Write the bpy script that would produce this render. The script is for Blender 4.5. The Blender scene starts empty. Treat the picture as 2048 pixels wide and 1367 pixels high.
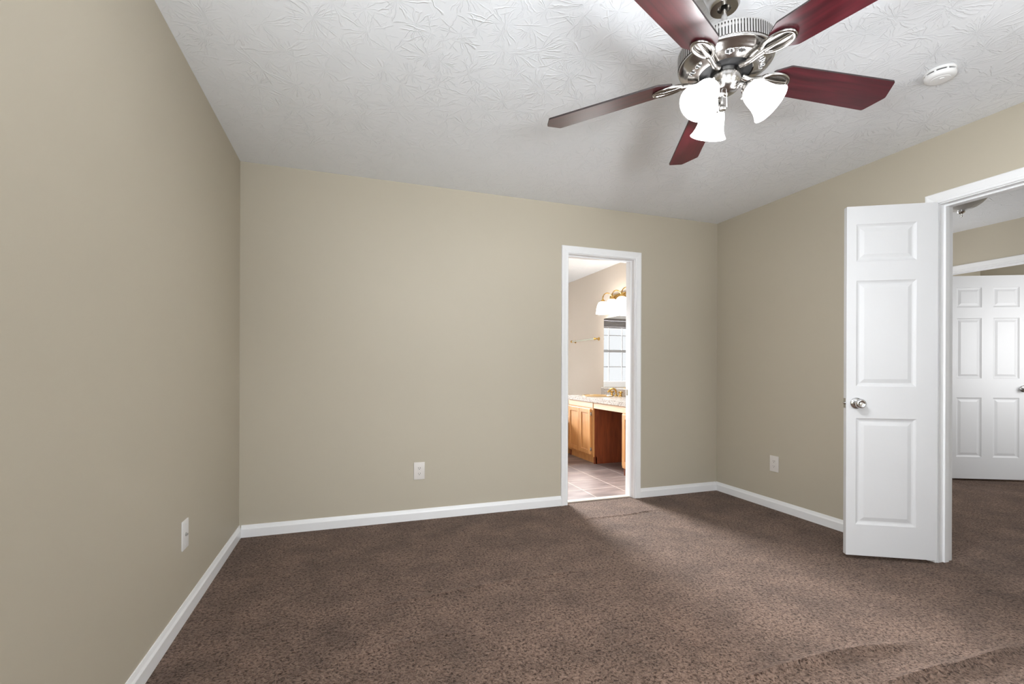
import bpy, bmesh, math, random
from mathutils import Vector, Matrix
random.seed(7)
SC = bpy.context.scene
COL = SC.collection
PI = math.pi

# ------------------------------------------------------------------ camera
F_PX, HORIZON, YAW, ROLL, CAM_H = 932.8, 739.85, 0.3316, -0.0035, 1.08
cam_data = bpy.data.cameras.new('camera')
cam = bpy.data.objects.new('camera', cam_data)
COL.objects.link(cam)
cam_data.sensor_width = 36.0
cam_data.lens = 36.0 * F_PX / 2048
cam_data.shift_y = (HORIZON - 683.5) / 2048
cam_data.clip_start = 0.02
cam.matrix_world = (Matrix.Translation((0, 0, CAM_H)) @ Matrix.Rotation(-YAW, 4, 'Z')
                    @ Matrix.Rotation(PI / 2, 4, 'X') @ Matrix.Rotation(-ROLL, 4, 'Z'))
SC.camera = cam

# ------------------------------------------------------------------ world, exposure
world = bpy.data.worlds.new('world')
SC.world = world
world.use_nodes = True
world.node_tree.nodes['Background'].inputs[0].default_value = (0.95, 0.975, 1.0, 1)
world.node_tree.nodes['Background'].inputs[1].default_value = 1.08
SC.view_settings.view_transform = 'Standard'
SC.view_settings.look = 'None'
SC.view_settings.gamma = 1.0
SC.view_settings.use_curve_mapping = False
SC.view_settings.exposure = 0.0

# ------------------------------------------------------------------ room dimensions
XL, XR, YB, YF, H = -0.679, 3.139, 3.401, -0.87, 2.415     # left, right, back, front wall faces, ceiling
WT = 0.12
BATH_Y = 7.0
HALL_X = 5.48
HALL_S, HALL_N = -1.6, 4.4

# ------------------------------------------------------------------ lamps outside the bathroom window and outside windows added out of view
def area_lamp(name, loc, rot, sx, sy, watts, color=(1, 1, 1)):
    l = bpy.data.lights.new(name, 'AREA')
    l.shape = 'RECTANGLE'
    l.size, l.size_y, l.energy, l.color = sx, sy, watts, color
    o = bpy.data.objects.new(name, l)
    COL.objects.link(o)
    o.location, o.rotation_euler = loc, rot
    return o
FRONT_WINS = [(-0.45, 0.85), (1.45, 2.45)]  # windows added behind the camera to let light in
FW_Z = (0.75, 2.1)
COOL = (0.90, 0.955, 1.0)
LW_Y, LW_Z = (-0.72, 0.16), (0.75, 2.1)  # window added out of view in the left wall to light the right side
def added_window_light(u0, u1, zz, place, rz, side_fill, up_fill):
    """lamp outside an added window, lighting walls and floor (watts, downward tilt, sideways turn, spread in degrees) and the
    upward fill lamp added to brighten the ceiling (watts, upward tilt, turn, spread)"""
    um = (u0 + u1) / 2
    w, tilt, turn, spread = side_fill
    d = area_lamp('area_lamp', place(um, WT + 0.1, sum(zz) / 2), (PI / 2 - math.radians(tilt), 0, rz + math.radians(turn)), u1 - u0, zz[1] - zz[0], w, COOL)  # lamp outside an added window, aimed to even out the room
    d.data.spread = math.radians(spread)
    w, tilt, turn, spread = up_fill
    g = area_lamp('ceiling_fill', place(um, WT + 0.40, 0.62), (PI / 2 + math.radians(tilt), 0, rz + math.radians(turn)), u1 - u0, 0.8, w, COOL)  # unseen fill lamp added outside, tilted up to brighten the ceiling
    g.data.spread = math.radians(spread)
FRONT = lambda u, d, z: (u, YF - d, z)
added_window_light(*FRONT_WINS[0], FW_Z, FRONT, 0, (7.5, 17, -10, 64), (72, 38, -11, 74))
added_window_light(*FRONT_WINS[1], FW_Z, FRONT, 0, (8, 14, 11, 78), (12, 34, 10, 100))
added_window_light(*LW_Y, LW_Z, lambda u, d, z: (XL - d, u, z), -PI / 2, (40, 10, 8, 120), (80, 34, 8, 90))
BW_X, BW_Z = (1.24, 2.36), (0.86, 1.97)
low_sky = area_lamp('low_sky', (sum(BW_X) / 2, BATH_Y + WT + 0.14, sum(BW_Z) / 2 + .1), (-PI / 2 + math.radians(14), 0, 0), 1.1, 1.1, 132, (0.96, 0.98, 1.0))
low_sky.data.spread = math.radians(60)
FR_X, FR_Z = (5.85, 6.75), (0.8, 1.9)  # window added in the far room to light the open hall door
area_lamp('area_lamp', (sum(FR_X) / 2, 1.0 - 0.1, sum(FR_Z) / 2), (PI / 2, 0, 0), 0.9, 1.1, 44, (0.97, 0.985, 1.0))  # added lamp outside the unseen far-room window
area_lamp('area_lamp', (4.4, HALL_N + WT + 0.1, 1.4), (-PI / 2 + math.radians(16), 0, 0), 1.6, 1.3, 72, (0.97, 0.985, 1.0))  # added lamp outside an unseen window, brightening the hall

# ------------------------------------------------------------------ materials
def new_mat(name):
    m = bpy.data.materials.new(name)
    m.use_nodes = True
    nt = m.node_tree
    return m, nt, nt.nodes['Principled BSDF']
def node(nt, kind, **kw):
    n = nt.nodes.new(kind)
    for k, v in kw.items():
        setattr(n, k, v)
    return n
def simple(name, col, rough=0.5, metal=0.0, noise=0.0, scale=30, bump=0.0, bscale=200, spec=0.5, coat=0.0, bdist=0.002):
    m, nt, b = new_mat(name)
    b.inputs['Roughness'].default_value = rough
    b.inputs['Metallic'].default_value = metal
    b.inputs['Specular IOR Level'].default_value = spec
    b.inputs['Coat Weight'].default_value = coat
    b.inputs['Coat Roughness'].default_value = 0.12
    tc = node(nt, 'ShaderNodeTexCoord')
    nz = node(nt, 'ShaderNodeTexNoise')
    nz.inputs['Scale'].default_value = scale
    nz.inputs['Detail'].default_value = 4
    nt.links.new(tc.outputs['Object'], nz.inputs['Vector'])
    mx = node(nt, 'ShaderNodeMix', data_type='RGBA')
    mx.inputs[6].default_value = (*[c * (1 - noise) for c in col], 1)
    mx.inputs[7].default_value = (*[min(1, c * (1 + noise)) for c in col], 1)
    nt.links.new(nz.outputs['Fac'], mx.inputs[0])
    nt.links.new(mx.outputs[2], b.inputs['Base Color'])
    if bump:
        nb = node(nt, 'ShaderNodeTexNoise')
        nb.inputs['Scale'].default_value = bscale
        nt.links.new(tc.outputs['Object'], nb.inputs['Vector'])
        bp = node(nt, 'ShaderNodeBump')
        bp.inputs['Strength'].default_value = bump
        bp.inputs['Distance'].default_value = bdist
        nt.links.new(nb.outputs['Fac'], bp.inputs['Height'])
        nt.links.new(bp.outputs['Normal'], b.inputs['Normal'])
    return m
def emit(name, col, strength):
    m, nt, b = new_mat(name)
    b.inputs['Base Color'].default_value = (*col, 1)
    b.inputs['Emission Color'].default_value = (*col, 1)
    b.inputs['Emission Strength'].default_value = strength
    b.inputs['Roughness'].default_value = 0.3
    return m
def wood(name, c1, c2, rough=0.4, coat=0.3, stretch=(3, 40, 40), axis_scale=1.0, spec=0.5):
    m, nt, b = new_mat(name)
    b.inputs['Roughness'].default_value = rough
    b.inputs['Coat Weight'].default_value = coat
    b.inputs['Coat Roughness'].default_value = 0.30
    b.inputs['Specular IOR Level'].default_value = spec
    tc = node(nt, 'ShaderNodeTexCoord')
    mp = node(nt, 'ShaderNodeMapping')
    mp.inputs['Scale'].default_value = stretch
    nz = node(nt, 'ShaderNodeTexNoise')
    nz.inputs['Scale'].default_value = axis_scale
    nz.inputs['Detail'].default_value = 6
    nz.inputs['Distortion'].default_value = 0.6
    rp = node(nt, 'ShaderNodeValToRGB')
    rp.color_ramp.elements[0].position, rp.color_ramp.elements[0].color = 0.3, (*c1, 1)
    rp.color_ramp.elements[1].position, rp.color_ramp.elements[1].color = 0.72, (*c2, 1)
    nt.links.new(tc.outputs['Object'], mp.inputs['Vector'])
    nt.links.new(mp.outputs['Vector'], nz.inputs['Vector'])
    nt.links.new(nz.outputs['Fac'], rp.inputs['Fac'])
    nt.links.new(rp.outputs['Color'], b.inputs['Base Color'])
    return m

PAINT = simple('tan_wall_paint', (0.505, 0.455, 0.362), 0.55, noise=0.02, scale=1.3, bump=0.06, bscale=260, spec=0.35)
BATH_PAINT = simple('beige_wall_paint', (0.70, 0.625, 0.545), 0.55, noise=0.015, scale=1.5, bump=0.05, bscale=260, spec=0.35)
TRIM = simple('white_trim_paint', (0.87, 0.87, 0.875), 0.32, noise=0.01, scale=3, spec=0.5)
DOORP = simple('white_door_paint', (0.69, 0.69, 0.70), 0.42, noise=0.01, scale=3, bump=0.05, bscale=150, spec=0.45)
PLASTIC = simple('white_plastic', (0.80, 0.79, 0.78), 0.35)
BONE = simple('bone_plastic', (0.74, 0.70, 0.66), 0.35)
DARK = simple('dark_slot', (0.03, 0.028, 0.026), 0.6)
GREYSLOT = simple('grey_slot', (0.09, 0.085, 0.08), 0.6)
NICKEL = simple('brushed_nickel', (0.45, 0.43, 0.41), 0.2, 1.0, noise=0.015, scale=12)
CHROME = simple('polished_chrome', (0.72, 0.72, 0.73), 0.10, 1.0)
BLACK = simple('black_rubber', (0.012, 0.012, 0.013), 0.5)
BRASS = simple('brass', (0.62, 0.40, 0.13), 0.2, 1.0)
CHERRY = wood('cherry_blade', (0.032, 0.0035, 0.0065), (0.082, 0.0075, 0.013), 0.36, 0.26, (4, 60, 60))
BLADE_TOP = simple('blade_edge', (0.02, 0.012, 0.012), 0.5)
OAK = wood('honey_oak', (0.52, 0.23, 0.075), (0.68, 0.36, 0.14), 0.4, 0.25, (50, 50, 3))
OAK_PALE = wood('pale_oak', (0.66, 0.42, 0.25), (0.76, 0.53, 0.34), 0.42, 0.25, (50, 4, 50))
STAIN = wood('red_brown_side', (0.16, 0.035, 0.012), (0.26, 0.065, 0.022), 0.45, 0.1, (40, 40, 4))
SHADE = emit('lit_frosted_glass', (0.97, 0.985, 1.0), 8.0)
VSHADE = emit('lit_white_glass', (1.0, 0.985, 0.965), 12.5)
BOWL = simple('frosted_bowl_glass', (0.60, 0.60, 0.60), 0.25, coat=0.3)
CERAMIC = simple('tan_basin_glaze', (0.62, 0.42, 0.20), 0.15, coat=0.5)
TUBW = simple('white_acrylic', (0.86, 0.86, 0.86), 0.15, coat=0.3)
BLIND = simple('grey_blind', (0.20, 0.18, 0.17), 0.6, noise=0.15, scale=20)
MIRRORM = simple('mirror_silver', (0.92, 0.93, 0.93), 0.015, 1.0)
SASH = simple('backlit_white_sash', (0.42, 0.42, 0.43), 0.4)  # white bars coloured grey: their backlit shade is in the colour
CLEARBAR = simple('clear_acrylic_bar', (0.75, 0.78, 0.68), 0.1, coat=0.5)

def pane_mat():
    m, nt, b = new_mat('window_glass')
    nt.nodes.remove(b)
    out = nt.nodes['Material Output']
    tr = node(nt, 'ShaderNodeBsdfTransparent')
    gl = node(nt, 'ShaderNodeBsdfGlossy')
    gl.inputs['Roughness'].default_value = 0.02
    fr = node(nt, 'ShaderNodeFresnel')
    fr.inputs['IOR'].default_value = 1.35
    mx = node(nt, 'ShaderNodeMixShader')
    nt.links.new(fr.outputs[0], mx.inputs[0])
    nt.links.new(tr.outputs[0], mx.inputs[1])
    nt.links.new(gl.outputs[0], mx.inputs[2])
    nt.links.new(mx.outputs[0], out.inputs['Surface'])
    return m
GLASS = pane_mat()

def ceiling_mat():
    m, nt, b = new_mat('stomped_white_ceiling')
    b.inputs['Base Color'].default_value = (0.875, 0.89, 0.915, 1)
    b.inputs['Roughness'].default_value = 0.7
    b.inputs['Specular IOR Level'].default_value = 0.25
    L = nt.links.new
    geo = node(nt, 'ShaderNodeNewGeometry')
    height = None
    for i, (off, sc) in enumerate((((0, 0, 0), 5.8), ((3.37, 1.91, 0), 7.0))):
        mp = node(nt, 'ShaderNodeMapping')
        mp.inputs['Location'].default_value = off
        L(geo.outputs['Position'], mp.inputs['Vector'])
        wob = node(nt, 'ShaderNodeTexNoise')
        wob.inputs['Scale'].default_value = 22
        wob.inputs['Detail'].default_value = 2
        L(mp.outputs['Vector'], wob.inputs['Vector'])
        ws = node(nt, 'ShaderNodeVectorMath', operation='MULTIPLY_ADD')
        ws.inputs[1].default_value = (0.03, 0.03, 0)
        L(wob.outputs['Color'], ws.inputs[0])
        L(mp.outputs['Vector'], ws.inputs[2])
        vo = node(nt, 'ShaderNodeTexVoronoi', voronoi_dimensions='2D')
        vo.inputs['Scale'].default_value = sc
        L(ws.outputs[0], vo.inputs['Vector'])
        d = node(nt, 'ShaderNodeVectorMath', operation='SUBTRACT')
        L(ws.outputs[0], d.inputs[0])
        L(vo.outputs['Position'], d.inputs[1])
        sp = node(nt, 'ShaderNodeSeparateXYZ')
        L(d.outputs[0], sp.inputs[0])
        at = node(nt, 'ShaderNodeMath', operation='ARCTAN2')
        L(sp.outputs['Y'], at.inputs[0])
        L(sp.outputs['X'], at.inputs[1])
        am = node(nt, 'ShaderNodeMath', operation='MULTIPLY')
        am.inputs[1].default_value = 8.0
        L(at.outputs[0], am.inputs[0])
        ln = node(nt, 'ShaderNodeVectorMath', operation='LENGTH')
        L(d.outputs[0], ln.inputs[0])
        lm = node(nt, 'ShaderNodeMath', operation='MULTIPLY')
        lm.inputs[1].default_value = 55
        L(ln.outputs['Value'], lm.inputs[0])
        rs = node(nt, 'ShaderNodeSeparateColor')
        L(vo.outputs['Color'], rs.inputs[0])
        rm = node(nt, 'ShaderNodeMath', operation='MULTIPLY')
        rm.inputs[1].default_value = 40
        L(rs.outputs[0], rm.inputs[0])
        cb = node(nt, 'ShaderNodeCombineXYZ')
        L(am.outputs[0], cb.inputs[0])
        L(lm.outputs[0], cb.inputs[1])
        L(rm.outputs[0], cb.inputs[2])
        nz = node(nt, 'ShaderNodeTexNoise')
        nz.inputs['Scale'].default_value = 1.0
        nz.inputs['Detail'].default_value = 0.6
        L(cb.outputs[0], nz.inputs['Vector'])
        rp = node(nt, 'ShaderNodeValToRGB')
        rp.color_ramp.elements[0].position = 0.57
        rp.color_ramp.elements[1].position = 0.67
        L(nz.outputs['Fac'], rp.inputs['Fac'])
        fade = node(nt, 'ShaderNodeMapRange')
        fade.inputs[1].default_value = 0.012
        fade.inputs[2].default_value = 0.05
        L(ln.outputs['Value'], fade.inputs[0])
        ve = node(nt, 'ShaderNodeTexVoronoi', voronoi_dimensions='2D', feature='DISTANCE_TO_EDGE')
        ve.inputs['Scale'].default_value = sc
        L(ws.outputs[0], ve.inputs['Vector'])
        fe = node(nt, 'ShaderNodeMapRange')
        fe.inputs[1].default_value = 0.02
        fe.inputs[2].default_value = 0.12
        L(ve.outputs['Distance'], fe.inputs[0])
        ff = node(nt, 'ShaderNodeMath', operation='MULTIPLY')
        L(fade.outputs[0], ff.inputs[0])
        L(fe.outputs[0], ff.inputs[1])
        mu = node(nt, 'ShaderNodeMath', operation='MULTIPLY')
        L(rp.outputs['Color'], mu.inputs[0])
        L(ff.outputs[0], mu.inputs[1])
        if height is None:
            height = mu
        else:
            mxn = node(nt, 'ShaderNodeMath', operation='MAXIMUM')
            L(height.outputs[0], mxn.inputs[0])
            L(mu.outputs[0], mxn.inputs[1])
            height = mxn
    patch = node(nt, 'ShaderNodeTexNoise')
    patch.inputs['Scale'].default_value = 3.5
    L(geo.outputs['Position'], patch.inputs['Vector'])
    pr = node(nt, 'ShaderNodeMapRange')
    pr.inputs[1].default_value, pr.inputs[2].default_value = 0.35, 0.65
    pr.inputs[3].default_value, pr.inputs[4].default_value = 0.45, 1.0
    L(patch.outputs['Fac'], pr.inputs[0])
    fin = node(nt, 'ShaderNodeMath', operation='MULTIPLY')
    L(height.outputs[0], fin.inputs[0])
    L(pr.outputs[0], fin.inputs[1])
    bp = node(nt, 'ShaderNodeBump')
    bp.inputs['Strength'].default_value = 0.55
    bp.inputs['Distance'].default_value = 0.004
    L(fin.outputs[0], bp.inputs['Height'])
    L(bp.outputs['Normal'], b.inputs['Normal'])
    return m
CEIL = ceiling_mat()

def carpet_mat():
    m, nt, b = new_mat('brown_carpet')
    L = nt.links.new
    b.inputs['Roughness'].default_value = 0.95
    b.inputs['Specular IOR Level'].default_value = 0.1
    b.inputs['Sheen Weight'].default_value = 0.17
    b.inputs['Sheen Roughness'].default_value = 0.5
    b.inputs['Sheen Tint'].default_value = (0.95, 0.80, 0.72, 1)
    geo = node(nt, 'ShaderNodeNewGeometry')
    tuft = node(nt, 'ShaderNodeTexNoise')
    tuft.inputs['Scale'].default_value = 92
    tuft.inputs['Detail'].default_value = 3
    tuft.inputs['Roughness'].default_value = 0.6
    tuft.inputs['Distortion'].default_value = 0.8
    L(geo.outputs['Position'], tuft.inputs['Vector'])
    rp = node(nt, 'ShaderNodeValToRGB')
    e = rp.color_ramp.elements
    e[0].position, e[0].color = 0.37, (0.030, 0.0145, 0.009, 1)
    e[1].position, e[1].color = 0.66, (0.245, 0.165, 0.127, 1)
    mid = e.new(0.47)
    mid.color = (0.138, 0.087, 0.063, 1)
    L(tuft.outputs['Fac'], rp.inputs['Fac'])
    wear = node(nt, 'ShaderNodeTexNoise')
    wear.inputs['Scale'].default_value = 4.2
    wear.inputs['Detail'].default_value = 5
    wear.inputs['Roughness'].default_value = 0.62
    L(geo.outputs['Position'], wear.inputs['Vector'])
    wr = node(nt, 'ShaderNodeMapRange')
    wr.inputs[1].default_value, wr.inputs[2].default_value = 0.33, 0.62
    wr.inputs[3].default_value, wr.inputs[4].default_value = 0.62, 1.08
    L(wear.outputs['Fac'], wr.inputs[0])
    mul = node(nt, 'ShaderNodeVectorMath', operation='SCALE')
    L(rp.outputs['Color'], mul.inputs[0])
    L(wr.outputs[0], mul.inputs['Scale'])
    L(mul.outputs[0], b.inputs['Base Color'])
    bp = node(nt, 'ShaderNodeBump')
    bp.inputs['Strength'].default_value = 1.0
    bp.inputs['Distance'].default_value = 0.013
    L(tuft.outputs['Fac'], bp.inputs['Height'])
    L(bp.outputs['Normal'], b.inputs['Normal'])
    return m
CARPET = carpet_mat()

def tile_mat():
    m, nt, b = new_mat('slate_tile')
    L = nt.links.new
    b.inputs['Roughness'].default_value = 0.38
    geo = node(nt, 'ShaderNodeNewGeometry')
    mp = node(nt, 'ShaderNodeMapping')
    mp.inputs['Location'].default_value = (-1.985, -3.795, 0)
    L(geo.outputs['Position'], mp.inputs['Vector'])
    br = node(nt, 'ShaderNodeTexBrick')
    br.offset = 0.0
    br.inputs['Scale'].default_value = 1.0
    br.inputs['Brick Width'].default_value = 0.345
    br.inputs['Row Height'].default_value = 0.345
    br.inputs['Mortar Size'].default_value = 0.004
    br.inputs['Color1'].default_value = (0.25, 0.195, 0.18, 1)
    br.inputs['Color2'].default_value = (0.215, 0.187, 0.187, 1)
    br.inputs['Mortar'].default_value = (0.58, 0.50, 0.45, 1)
    L(mp.outputs['Vector'], br.inputs['Vector'])
    nz = node(nt, 'ShaderNodeTexNoise')
    nz.inputs['Scale'].default_value = 5
    nz.inputs['Detail'].default_value = 6
    mp2 = node(nt, 'ShaderNodeMapping')
    mp2.inputs['Scale'].default_value = (0.6, 2.2, 1)
    L(geo.outputs['Position'], mp2.inputs['Vector'])
    L(mp2.outputs['Vector'], nz.inputs['Vector'])
    mr = node(nt, 'ShaderNodeMapRange')
    mr.inputs[1].default_value, mr.inputs[2].default_value = 0.3, 0.7
    mr.inputs[3].default_value, mr.inputs[4].default_value = 0.65, 1.3
    L(nz.outputs['Fac'], mr.inputs[0])
    mul = node(nt, 'ShaderNodeVectorMath', operation='SCALE')
    L(br.outputs['Color'], mul.inputs[0])
    L(mr.outputs[0], mul.inputs['Scale'])
    L(mul.outputs[0], b.inputs['Base Color'])
    return m
TILE = tile_mat()

def granite_mat():
    m, nt, b = new_mat('speckled_granite_laminate')
    L = nt.links.new
    b.inputs['Roughness'].default_value = 0.2
    geo = node(nt, 'ShaderNodeNewGeometry')
    vo = node(nt, 'ShaderNodeTexVoronoi')
    vo.inputs['Scale'].default_value = 140
    L(geo.outputs['Position'], vo.inputs['Vector'])
    rp = node(nt, 'ShaderNodeValToRGB')
    e = rp.color_ramp.elements
    e[0].position, e[0].color = 0.0, (0.18, 0.15, 0.13, 1)
    e[1].position, e[1].color = 1.0, (0.66, 0.62, 0.58, 1)
    k = e.new(0.35)
    k.color = (0.50, 0.45, 0.41, 1)
    sp = node(nt, 'ShaderNodeSeparateColor')
    L(vo.outputs['Color'], sp.inputs[0])
    L(sp.outputs[0], rp.inputs['Fac'])
    L(rp.outputs['Color'], b.inputs['Base Color'])
    return m
GRANITE = granite_mat()

# ------------------------------------------------------------------ mesh helpers
def obj(name, bm, mats, parent=None, smooth=False, angle=40):
    me = bpy.data.meshes.new(name)
    bmesh.ops.recalc_face_normals(bm, faces=bm.faces)
    bm.to_mesh(me)
    bm.free()
    for m in (mats if isinstance(mats, (list, tuple)) else [mats]):
        me.materials.append(m)
    if smooth:
        for p in me.polygons:
            p.use_smooth = True
        me.set_sharp_from_angle(angle=math.radians(angle))
    o = bpy.data.objects.new(name, me)
    COL.objects.link(o)
    if parent is not None:
        o.parent = parent
    return o
def tag(o, label=None, cat=None, group=None, kind=None):
    if label: o['label'] = label
    if cat: o['category'] = cat
    if group: o['group'] = group
    if kind: o['kind'] = kind
    return o
def empty(name, loc, rz=0.0):
    o = bpy.data.objects.new(name, None)
    COL.objects.link(o)
    o.location = loc
    o.rotation_euler = (0, 0, rz)
    o.empty_display_size = 0.05
    return o
def struct(name, bm, mats, label, cat, smooth=False):
    return tag(obj(name, bm, mats, None, smooth), label, cat, kind='structure')
def box(bm, x0, x1, y0, y1, z0, z1, mi=0, bevel=0.0):
    r = bmesh.ops.create_cube(bm, size=1.0)
    vs = r['verts']
    for v in vs:
        v.co = Vector((x0 + (v.co.x + .5) * (x1 - x0), y0 + (v.co.y + .5) * (y1 - y0), z0 + (v.co.z + .5) * (z1 - z0)))
    fs = {f for v in vs for f in v.link_faces}
    for f in fs: f.material_index = mi
    if bevel:
        es = list({e for v in vs for e in v.link_edges})
        rr = bmesh.ops.bevel(bm, geom=es, offset=bevel, segments=2, affect='EDGES', profile=0.6)
        for f in rr['faces']: f.material_index = mi
    return vs
def boxbm(*a, **k):
    bm = bmesh.new()
    box(bm, *a, **k)
    return bm
def frame_to(direction, up=Vector((0, 0, 1))):
    z = Vector(direction).normalized()
    x = up.cross(z)
    if x.length < 1e-5: x = Vector((1, 0, 0)).cross(z)
    x.normalize()
    y = z.cross(x)
    return Matrix((x, y, z)).transposed().to_4x4()
def lathe(bm, prof, seg=48, mat=None, mi=0, cap=True, radial=None):
    """prof: list of (r, t) revolved about local +Z (t along z); mat: 4x4"""
    M = mat or Matrix.Identity(4)
    rings = []
    for (r, t) in prof:
        if r < 1e-6:
            rings.append([bm.verts.new(M @ Vector((0, 0, t)))])
        else:
            rings.append([bm.verts.new(M @ Vector((r * math.cos(2 * PI * i / seg), r * math.sin(2 * PI * i / seg), t))) for i in range(seg)])
    for a, b in zip(rings, rings[1:]):
        for i in range(seg):
            j = (i + 1) % seg
            if len(a) == 1 and len(b) == 1: continue
            if len(a) == 1: f = bm.faces.new((a[0], b[i], b[j]))
            elif len(b) == 1: f = bm.faces.new((a[i], a[j], b[0]))
            else: f = bm.faces.new((a[i], a[j], b[j], b[i]))
            f.material_index = mi
    if cap:
        for ring in (rings[0], rings[-1]):
            if len(ring) > 1:
                f = bm.faces.new(ring)
                f.material_index = mi
    return rings
def lathebm(prof, seg=48, mat=None, cap=True):
    bm = bmesh.new()
    lathe(bm, prof, seg, mat, 0, cap)
    return bm
def tube(bm, pts, radii, seg=12, closed=False, mi=0, flat=1.0, upv=Vector((0, 0, 1))):
    pts = [Vector(p) for p in pts]
    n = len(pts)
    if not isinstance(radii, (list, tuple)): radii = [radii] * n
    rings = []
    for i, p in enumerate(pts):
        a = pts[(i - 1) % n] if (closed or i > 0) else p
        b = pts[(i + 1) % n] if (closed or i < n - 1) else p
        M = frame_to(b - a, upv)
        rings.append([bm.verts.new(p + (M @ Vector((radii[i] * math.cos(2 * PI * k / seg), flat * radii[i] * math.sin(2 * PI * k / seg), 0)))) for k in range(seg)])
    pairs = list(zip(rings, rings[1:])) + ([(rings[-1], rings[0])] if closed else [])
    for a, b in pairs:
        for k in range(seg):
            j = (k + 1) % seg
            f = bm.faces.new((a[k], a[j], b[j], b[k]))
            f.material_index = mi
    if not closed:
        for r in (rings[0], rings[-1]):
            f = bm.faces.new(r)
            f.material_index = mi
def smoothpath(pts, n=6):
    """Catmull-Rom through points"""
    P = [Vector(p) for p in pts]
    P = [2 * P[0] - P[1]] + P + [2 * P[-1] - P[-2]]
    out = []
    for i in range(1, len(P) - 2):
        p0, p1, p2, p3 = P[i - 1:i + 3]
        for k in range(n):
            t = k / n
            out.append(0.5 * ((2 * p1) + (p2 - p0) * t + (2 * p0 - 5 * p1 + 4 * p2 - p3) * t * t + (3 * p1 - p0 - 3 * p2 + p3) * t ** 3))
    out.append(P[-2])
    return out
def prism(bm, outline, z0, z1, mi=0, mi_side=None, mi_top=None, xf=None):
    """outline list of (x,y) extruded z0..z1; xf maps Vector->Vector"""
    xf = xf or (lambda v: v)
    lo = [bm.verts.new(xf(Vector((x, y, z0)))) for x, y in outline]
    hi = [bm.verts.new(xf(Vector((x, y, z1)))) for x, y in outline]
    f = bm.faces.new(lo); f.material_index = mi
    f = bm.faces.new(hi); f.material_index = mi if mi_top is None else mi_top
    n = len(outline)
    for i in range(n):
        j = (i + 1) % n
        f = bm.faces.new((lo[i], lo[j], hi[j], hi[i]))
        f.material_index = mi if mi_side is None else mi_side
def extrude_profile(bm, prof, a, b, normal):
    """sweep profile (d out of wall, z) from point a to b along a wall with outward normal"""
    a, b, nrm = Vector(a), Vector(b), Vector(normal)
    A = [bm.verts.new(a + nrm * d + Vector((0, 0, z))) for d, z in prof]
    B = [bm.verts.new(b + nrm * d + Vector((0, 0, z))) for d, z in prof]
    n = len(prof)
    for i in range(n):
        j = (i + 1) % n
        bm.faces.new((A[i], A[j], B[j], B[i]))
    bm.faces.new(A)
    bm.faces.new(B)

# ------------------------------------------------------------------ floor, with the wrinkles of the stretched carpet
RIDGES = [  # polyline on the carpet, height, half width
    ([(0.05, 2.18), (0.21, 2.222), (0.376, 2.24), (0.71, 2.262), (1.014, 2.259), (1.289, 2.269)], 0.007, 0.014),
    ([(-0.01, 1.849), (0.10, 1.877), (0.178, 1.885), (0.318, 1.895), (0.461, 1.883)], 0.006, 0.014),
    ([(1.438, 3.027), (1.661, 3.031), (1.979, 3.031), (2.378, 3.081)], 0.007, 0.012),
    ([(1.22, 1.262), (1.31, 1.268), (1.467, 1.285), (1.669, 1.287), (1.813, 1.277), (1.953, 1.259), (2.162, 1.225)], 0.016, 0.019),
    ([(1.75, 1.094), (1.801, 1.096), (1.939, 1.099), (2.137, 1.084), (2.347, 1.083), (2.604, 1.083)], 0.018, 0.019),
]
def seg_dist(px, py, pts):
    best, end = 9.0, 1.0
    L = len(pts) - 1
    for i in range(L):
        (ax, ay), (bx, by) = pts[i], pts[i + 1]
        dx, dy = bx - ax, by - ay
        t = max(0, min(1, ((px - ax) * dx + (py - ay) * dy) / (dx * dx + dy * dy)))
        d = math.hypot(px - ax - t * dx, py - ay - t * dy)
        if d < best:
            best, s = d, (i + t) / L
            end = min(1.0, s * 5, (1 - s) * 5)
    return best, end
def build_floor():
    bm = bmesh.new()
    st = 0.0125
    x0, x1, y0, y1 = XL, XR, YF, YB + 0.06
    nx, ny = int(round((x1 - x0) / 0.0125)), int(round((y1 - y0) / 0.0125))
    rows = []
    for j in range(ny + 1):
        y = y0 + (y1 - y0) * j / ny
        row = []
        for i in range(nx + 1):
            x = x0 + (x1 - x0) * i / nx
            z = 0.0
            if 0 < i < nx and 0 < j < ny:
                for pts, h, w in RIDGES:
                    if pts[0][0] - .1 < x < pts[-1][0] + .1 and min(p[1] for p in pts) - .1 < y < max(p[1] for p in pts) + .1:
                        d, e = seg_dist(x, y, pts)
                        z += h * max(0, e) * math.exp(-(d / w) ** 2)
            row.append(bm.verts.new((x, y, z)))
        rows.append(row)
    for j in range(ny):
        for i in range(nx):
            bm.faces.new((rows[j][i], rows[j][i + 1], rows[j + 1][i + 1], rows[j + 1][i]))
    return bm
o = struct('floor', build_floor(), CARPET, 'brown cut-pile carpet with a few wrinkles on the bedroom floor', 'floor', True)
for p in o.data.polygons: p.use_smooth = True
struct('floor_hall', boxbm(XR, 7.0, HALL_S, HALL_N, -0.05, 0.0), CARPET, 'brown carpet of the hall beyond the bedroom doorway', 'floor')
struct('floor_bathroom', boxbm(0.3, XR, YB + 0.06, BATH_Y, -0.05, -0.002), TILE, 'square slate-coloured tiles of the bathroom floor', 'floor')

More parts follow.
